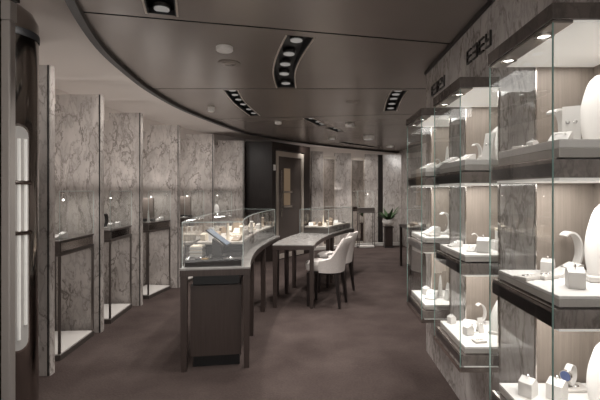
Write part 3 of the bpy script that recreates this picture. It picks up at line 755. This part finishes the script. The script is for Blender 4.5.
# ------------------------------------------------------------------ chairs
def chair(label, loc, rz):
    t = thing('tub_chair', label, 'chair', loc, rz, 'upholstered chairs at the curved table')
    rings = []; n = 40
    def hgt(a):
        a = abs(a); return .875 if a < .62 else (.875-.255*math.sin(PI/2*(a-.62)/.75)**1.25 if a < 1.37 else .62-.03*(a-1.37)/.33)
    shell = MB(); rows = []
    for i in range(n+1):
        a = -1.70+3.4*i/n; h = hgt(a); row = []
        for inner in (0, 1):
            zs = [.44+(h-.44)*u for u in (0, .25, .5, .75, .93, 1)]
            if inner: zs = zs[::-1]
            for q, z in enumerate(zs):
                u = (z-.44)/.43; rx = .225+.03*u; ry = .215+.035*u
                rr = -(.05 if inner else 0.) - (.012 if abs(z-h) < 1e-6 else 0)*(1 if not inner else -1)
                ca, sa = math.cos(a), math.sin(a)
                px = (rx+rr)*(abs(ca)**.8)*(1 if ca > 0 else -1); py = (ry+rr)*(abs(sa)**.8)*(1 if sa > 0 else -1)
                row.append(shell.bm.verts.new((px+.07*u*u*(.5+.5*ca), py, z)))
        rows.append(row)
    m_ = len(rows[0])
    for a, b in zip(rows, rows[1:]):
        for j in range(m_): shell.bm.faces.new((a[j], a[(j+1) % m_], b[(j+1) % m_], b[j]))
    shell.bm.faces.new(rows[0][::-1]); shell.bm.faces.new(rows[-1])
    obj('backrest', shell, 'fabric', t, True)
    seat = MB(); rg = []
    for z, s in ((.445, .9), (.455, .97), (.52, 1.), (.545, .98), (.56, .90)):
        ring = []
        for i in range(36):
            a = 2*PI*i/36; ca, sa = math.cos(a), math.sin(a)
            ring.append((-.045+s*.215*math.copysign(abs(ca)**.45, ca)*(1.0 if ca < 0 else .95), s*.163*math.copysign(abs(sa)**.45, sa) if ca > -.2 else s*.185*math.copysign(abs(sa)**.45, sa), z))
        rg.append(ring)
    obj('seat', seat.loft(rg), 'fabric', t, True)
    obj('seat_frame', MB().box(-.20, .18, -.16, .16, .41, .444, .008), 'legwood', t)
    for x, y, dx, dy in ((-.19, -.155, -.01, -.01), (-.19, .155, -.01, .01), (.165, -.15, .05, -.015), (.165, .15, .05, .015)):
        rgs = [[(x+dx*k_+w_*a, y+dy*k_+w_*b, z) for a, b in ((-1, -1), (1, -1), (1, 1), (-1, 1))] for z, w_, k_ in ((.0, .014, 1), (.43, .024, 0))]
        obj('leg', MB().loft(rgs), 'legwood', t)
    return t
chair('pale grey tub chair nearer the camera, pushed under the curved table', (.115, 5.42, 0), r(-18))
ch2 = dup(bpy.data.objects['tub_chair'], (.262, 6.10, 0), r(-24), 'pale grey tub chair behind the nearer one, farther along the curved table')

# ------------------------------------------------------------------ wall vitrines in the left bays
def vitrine(label, p, q, L, dep=.38, back=False):
    d = (Vector(q)-Vector(p)).normalized(); rz = math.atan2(d.y, d.x)-PI/2
    t = thing('wall_vitrine', label, 'display case', (p[0], p[1], 0), rz, 'framed vitrines between the marble slabs')
    # local: y along the front, -x into the wall
    obj('platform', MB().box(-dep+.01, -.008, .008, L-.008, .012, .055, .003), 'offwhite', t, label='white lit base platform')
    obj('base_frame', MB().box(-.0075, .006, 0, L, 0, .045).box(-dep, -.008, -.006, .006, 0, .045).box(-dep, -.008, L-.006, L+.004, 0, .045), 'bronze', t)
    for y in (.0, L-.018):
        for x in (-.016, -dep):
            obj('post', MB().box(x, x+.018, y, y+.018, .056, .895), 'bronze', t)
    b = obj('drawer_box', MB().box(-dep, .004, .002, L-.002, .896, .925, .002).box(-dep, .004, .002, L-.002, 1.015, 1.03, .002).box(-dep+.006, -.004, .008, L-.008, .926, 1.014), 'bronze', t)
    obj('drawer', MB().box(-.0035, .002, .02, L-.02, .932, 1.008, .002), 'darkchrome', b, label='dark glass drawer front')
    g_ = .005; z0, z1 = 1.031, 1.455
    obj('glass_pane', MB().box(-g_, 0, 0.006, L-.006, z0, z1), 'glass', t)
    obj('glass_pane', MB().box(-dep, -g_-.001, 0, g_, z0, z1), 'glass', t)
    obj('glass_pane', MB().box(-dep, -g_-.001, L-g_, L, z0, z1), 'glass', t)
    obj('glass_pane', MB().box(-dep, 0, 0, L, z1+.001, z1+.006), 'glass', t)
    obj('glass_edge', MB().box(-.003, .0012, -.001, .003, z0, z1).box(-.003, .0012, L-.003, L+.001, z0, z1).box(-.002, .0012, .0, L, z1+.0005, z1+.0065), 'edgelight', t)
    rod = obj('light_stem', MB().rod((-.10, L*.40, z1), (-.10, L*.40, 1.385), .0035, n=8), 'chrome', t)
    obj('stem_lamp', MB().sphere((-.10, L*.40, 1.378), .009), 'bright', rod, True, label='tiny bright lamp')
    m = Matrix.Rotation(rz, 3, 'Z')
    w = Vector((p[0], p[1], 0)) + m @ Vector((-dep*.5, L*.5, 1.44))
    light('vitrine_light', 'AREA', w, 2.0, (0, 0, rz), shape='RECTANGLE', size=.2, size_y=.4)
    w2 = Vector((p[0], p[1], 0)) + m @ Vector((-dep*.5, L*.5, .885))
    light('vitrine_base_light', 'AREA', w2, .9, (0, 0, rz), shape='RECTANGLE', size=.2, size_y=.4)
    return t, rz
BAY = [('nearest framed vitrine on the left, between the first two marble slabs', (-2.22, 3.61), (-2.27, 4.26), .64),
       ('second framed vitrine on the left, with a dark cuff display', (-2.285, 4.62), (-2.335, 5.27), .64),
       ('third framed vitrine on the left, with a tall taupe board', (-2.29, 5.67), (-2.20, 6.28), .60),
       ('fourth framed vitrine on the left, half hidden behind the curved counter', (-2.10, 6.62), (-1.92, 7.25), .56),
       ('fifth framed vitrine on the left, beside the dark door block', (-1.86, 7.58), (-1.58, 8.2), .50)]
VR = []
for lab, p, q, L in BAY:
    t, rz = vitrine(lab, p, q, L); VR.append((p, rz, L))
vitrine('slim framed stand before the back wall, left of the potted plant', (1.44, 10.98), (1.02, 10.94), .42, -.0+.22)
def inbay(i, x, y, z=1.031):
    p, rz, L = VR[i]; v = Matrix.Rotation(rz, 3, 'Z') @ Vector((x, y, 0)); return (p[0]+v.x, p[1]+v.y, z)
def board(i, x, y, label, h=.33, w=.09):
    loc = inbay(i, x, y)
    t = thing('display_board', label, 'display board', loc, 0, 'tall taupe boards in the left vitrines')
    obj('board', MB().box(-w, w, -.02, .02, .035, h, .003), 'brownboard', t)
    obj('foot', MB().box(-w*1.05, w*1.05, -.05, .05, 0, .034, .004), 'blackplastic', t)
board(2, -.19, .30, 'tall taupe board on a dark foot in the third left vitrine')
board(3, -.17, .28, 'tall taupe board in the fourth left vitrine, behind the counter glass', .34)
put('wedge', *inbay(0, -.10, .18), r(60), 'white ramp in the nearest left vitrine', 1.2)
put('cuff', *inbay(0, -.24, .30), r(90), 'curled stand in the nearest left vitrine', .9)
put('pad', *inbay(0, -.20, .12), r(90), 'flat pad in the nearest left vitrine', 1.2)
put('pad', *inbay(1, -.16, .24), r(80), 'white plate under the dark cuff in the second left vitrine', (2.2, 1.6, 1.3))
t = thing('cuff_bracelet', 'dark curled cuff standing on a white plate in the second left vitrine', 'bracelet', inbay(1, -.16, .24, 1.031+.0165), r(80))
obj('cuff', MB().ribbon([(.055*math.cos(a)*.8, .075+.065*math.sin(a)*1.2) for a in [math.radians(-95+205*i/18) for i in range(19)]], .04, .012), 'blackplastic', t, True)
obj('cuff_foot', MB().box(-.03, .03, -.022, .022, 0, .008), 'blackplastic', t)
put('block', *inbay(1, -.06, .16), r(90), 'white block left of the dark cuff, second left vitrine', .9)
put('block', *inbay(1, -.06, .36), r(90), 'white block right of the dark cuff, second left vitrine', .9)
put('box', *inbay(1, -.30, .08), r(10), 'white box at the near end of the second left vitrine', (1.4, 1.4, 1))
put('cone', *inbay(2, -.07, .12), 0, 'ring cone at the near end of the third left vitrine', .9)
put('wedge', *inbay(2, -.10, .46), r(60), 'white ramp right of the taupe board, third left vitrine', 1.1)
put('bust', *inbay(4, -.18, .26), r(0), 'brownish lit necklace bust in the fifth left vitrine', .6)
put('wedge', *inbay(4, -.09, .12), r(60), 'white ramp in the fifth left vitrine', 1.1)
put('pad', *inbay(3, -.08, .1), r(60), 'flat pad in the fourth left vitrine', 1.3)
# dark mirror standing under the second vitrine's shelf
o = thing('standing_mirror', 'small dark-framed mirror standing on the base of the second left vitrine', 'mirror', inbay(1, -.20, .09, .0555), r(15))
obj('mirror_frame', MB().box(-.05, .05, -.012, .012, 0, .42, .004), 'blackplastic', o)
obj('mirror_glass', MB().box(-.043, .043, -.0145, -.0125, .03, .39), 'mirror', o)

# ------------------------------------------------------------------ entrance column, glowing capsule standing in for glossy reflections
cx, cy, cr = -1.92, 2.58, .172
col = thing('entrance_column', 'rounded smoked chrome column at the left edge, with a tall glowing capsule standing in for reflections', 'column', (cx, cy, 0))
obj('shaft', MB().lathe([(cr, 0), (cr, .62), (cr, 2.50), (cr-.03, 2.56), (cr-.08, 2.60)], n=48), 'darkchrome', col, True)
ang0 = math.atan2(-cy-.0, -cx+.0) + .36   # the capsule faces the camera
def capsule(r0, z0, z1, hw, mat, name, parent, n=10):
    m = MB(); rows = []
    N = 28
    for i in range(N+1):
        z = z0+(z1-z0)*(.5-.5*math.cos(PI*i/N)); e = min(z-z0, z1-z); w_ = hw*(math.sqrt(max(0, 1-(1-min(1, e/hw))**2)) if e < hw else 1); w_ = max(w_, .004)
        rows.append([((r0)*math.cos(ang0+(j/n*2-1)*w_/cr), (r0)*math.sin(ang0+(j/n*2-1)*w_/cr), z) for j in range(n+1)])
    vs = [[m.bm.verts.new(p) for p in row] for row in rows]
    for a, b in zip(vs, vs[1:]):
        for j in range(n): m.bm.faces.new((a[j], a[j+1], b[j+1], b[j]))
    return obj(name, m, mat, parent, True)
capsule(cr+.003, .50, 1.86, .066, 'chrome', 'capsule_rim', col)
cw = capsule(cr+.006, .515, 1.845, .055, 'capsule', 'capsule_glow', col)
for da in (-.20, 0, .20):
    a = ang0+da
    obj('reflection_tube', MB().rod((1.06*cr*math.cos(a), 1.06*cr*math.sin(a), .66 if da else .58), (1.06*cr*math.cos(a), 1.06*cr*math.sin(a), 1.77), .009, n=10), 'tube', cw, True, label='glowing vertical tube standing in for a reflection')
obj('collar', MB().lathe([(cr+.003, 2.39), (cr+.005, 2.395), (cr+.005, 2.43), (cr+.003, 2.435)], n=40, cap=False), 'black', col, True, label='thin black collar near the column top')
for z in (1.21, 1.51):
    m = MB(); m.torus((0, 0, z), cr+.012, .014, 'z', 20, 8, ang0-.36, ang0+.36)
    obj('ring_band', m, 'darkchrome', cw, True)

# ------------------------------------------------------------------ plant, console, ceiling devices
pl = thing('potted_plant', 'leafy green plant in a pale round bowl at the end of the back wall', 'plant', (1.83, 10.92, .545))
obj('bowl', MB().lathe([(.07, 0), (.13, .04), (.165, .11), (.155, .18), (.145, .18), (.15, .11), (.08, .05)], n=28), 'offwhite', pl, True)
obj('soil', MB().lathe([(.14, .145), (.14, .155)], n=20), 'legwood', pl)
lf = MB()
for i in range(26):
    a = i*2.4; ln = .22+.2*random.random(); up = .5+.9*random.random(); d = Vector((math.cos(a), math.sin(a), 0)); s_ = Vector((-d.y, d.x, 0))
    b0 = Vector((0, 0, .17))+d*.05; prev = None
    for k2 in range(6):
        u = k2/5; c = b0+d*(ln*u*.8)+Vector((0, 0, up*ln*u-.25*ln*u*u*1.2)); w_ = .035*math.sin(PI*min(.98, u*.9+.1)); row = (lf.bm.verts.new(c-s_*w_), lf.bm.verts.new(c+s_*w_))
        if prev: lf.bm.faces.new((prev[0], prev[1], row[1], row[0]))
        prev = row
obj('foliage', lf, 'leaf', pl)
st = thing('plant_pedestal', 'dark square pedestal under the potted plant', 'pedestal', (1.83, 10.92, 0))
obj('pedestal_body', MB().box(-.10, .10, -.10, .10, .03, .515, .006), 'wooddark', st)
obj('pedestal_top', MB().box(-.125, .125, -.125, .125, .516, .544, .004), 'wooddark', st)
obj('pedestal_foot', MB().box(-.115, .115, -.115, .115, 0, .029), 'blackplastic', st)

cn = thing('console_table', 'dark thin-legged console mostly hidden behind the far showcase', 'table', (1.62, 8.2, 0))
obj('table_top', MB().box(-.03, .50, -.9, .03, .77, .81, .004), 'wooddark', cn)
for x, y in ((0, 0), (.45, 0), (0, -.85), (.45, -.85)): obj('leg', MB().box(x-.022, x+.022, y-.022, y+.022, 0, .769), 'wooddark', cn)

def puck(x, y, rr, h, mat, name, label, cat_, lit=False):
    t = thing(name, label, cat_, (x, y, CEIL), 0)
    obj('housing', MB().lathe([(rr*.9, -h), (rr, -h*.8), (rr, -.0005)], n=28), mat, t, True)
    obj('cover', MB().lathe([(rr*.55, -h-.004), (rr*.6, -h-.0005)], n=24), 'lamp' if lit else mat, t, True)
puck(-.71, 3.19, .064, .032, 'plastic', 'smoke_detector', 'white round smoke detector on the first full ceiling panel', 'smoke detector')
puck(-.76, 3.59, .095, .006, 'lacquer', 'ceiling_speaker', 'flush brown speaker disc behind the large smoke detector', 'ceiling speaker')
puck(-1.39, 5.46, .045, .06, 'plastic', 'ceiling_sensor', 'small white sensor close to the curved ceiling edge', 'sensor')
puck(-.63, 6.65, .055, .035, 'plastic', 'smoke_detector', 'small white detector between the slim slot and diagonal slot', 'smoke detector')
puck(.43, 5.16, .09, .006, 'lacquer', 'ceiling_speaker', 'flush brown speaker disc near the slot by the marble wall', 'ceiling speaker')
puck(.52, 6.85, .075, .05, 'plastic', 'ceiling_sensor', 'white sensor right of the diagonal downlight slot', 'sensor')
puck(1.01, 8.35, .11, .07, 'plastic', 'ceiling_lamp', 'largest lit white ceiling lamp deep in the room', 'ceiling lamp', True)
puck(.29, 8.66, .085, .03, 'plastic', 'ceiling_lamp', 'small pale ceiling lamp left of the larger lit one', 'ceiling lamp', True)
puck(1.75, 10.2, .09, .03, 'plastic', 'ceiling_lamp', 'pale ceiling lamp in the far corner above the plant', 'ceiling lamp', True)

# ------------------------------------------------------------------ light
def aim(src, dst): return (Vector(dst)-Vector(src)).to_track_quat('-Z', 'Y').to_euler()
# added fill spots without fixtures behind the dark ceiling rim, aimed at the marble slabs
WASH = [((-1.42, 2.2, 2.49), (-2.5, 3.3, 1.2), 9), ((-1.66, 3.2, 2.49), (-2.5, 4.3, 1.2), 11), ((-1.80, 4.2, 2.49), (-2.55, 5.3, 1.2), 11), ((-1.80, 5.25, 2.49), (-2.45, 6.3, 1.2), 11),
        ((-1.66, 6.3, 2.49), (-2.15, 7.3, 1.2), 11), ((-1.42, 7.2, 2.49), (-1.75, 8.2, 1.2), 9), ((-.3, 9.5, 2.49), (.0, 10.5, 1.3), 8), ((.35, 10.15, 2.49), (.65, 11, 1.3), 8),
        ((1.1, 10.85, 2.49), (1.4, 11.4, 1.2), 7), ((1.8, 10.5, 2.49), (2.1, 11.4, 1.2), 6)]
for p, q, e in WASH: light('wall_fill', 'SPOT', p, e*WFILLK, aim(p, q), spot_size=math.radians(125), spot_blend=.9, shadow_soft_size=.12)
for p, q, e in (((1.6, 6.2, 2.5), (2.6, 7.5, 1.4), 30), ((1.7, 8.6, 2.5), (2.45, 9.6, 1.4), 30)):  # added fill brightening the far right wall that the mirrors reflect
    light('wall_fill', 'SPOT', p, e*WFILLK, aim(p, q), spot_size=math.radians(125), spot_blend=.9, shadow_soft_size=.12)
# added upward fill without fixtures above the wall vitrines and the back wall slabs, bouncing off the white soffit
for x, y, e, sx in ((-2.35, 2.45, 3.0, .7), (-2.5, 3.9, 3.2, .7), (-2.5, 4.95, 3.2, .7), (-2.4, 5.95, 3., .6), (-2.2, 6.9, 3., .6), (-1.9, 7.9, 2.6, .5), (.3, 11.05, 4., .6), (1.3, 11.68, 4., .6)):
    light('soffit_fill', 'AREA', (x, y, 1.50), e*UPK, (PI, 0, 0), shape='RECTANGLE', size=sx, size_y=.6)
for y in (1.75, 2.65):  # added fill spots for the sign wall, without fixtures
    light('sign_wall_fill', 'SPOT', (.15, y, 2.5), 5.5, aim((.15, y, 2.5), (.99, y+.75, 1.75)), spot_size=math.radians(84), spot_blend=.9, shadow_soft_size=.08)
w = bpy.data.worlds.new('world'); scn.world = w; w.use_nodes = True
w.node_tree.nodes['Background'].inputs[0].default_value = (1, .95, .90, 1)
w.node_tree.nodes['Background'].inputs[1].default_value = 1.5
scn.view_settings.view_transform = 'Standard'
scn.view_settings.exposure = 0.0
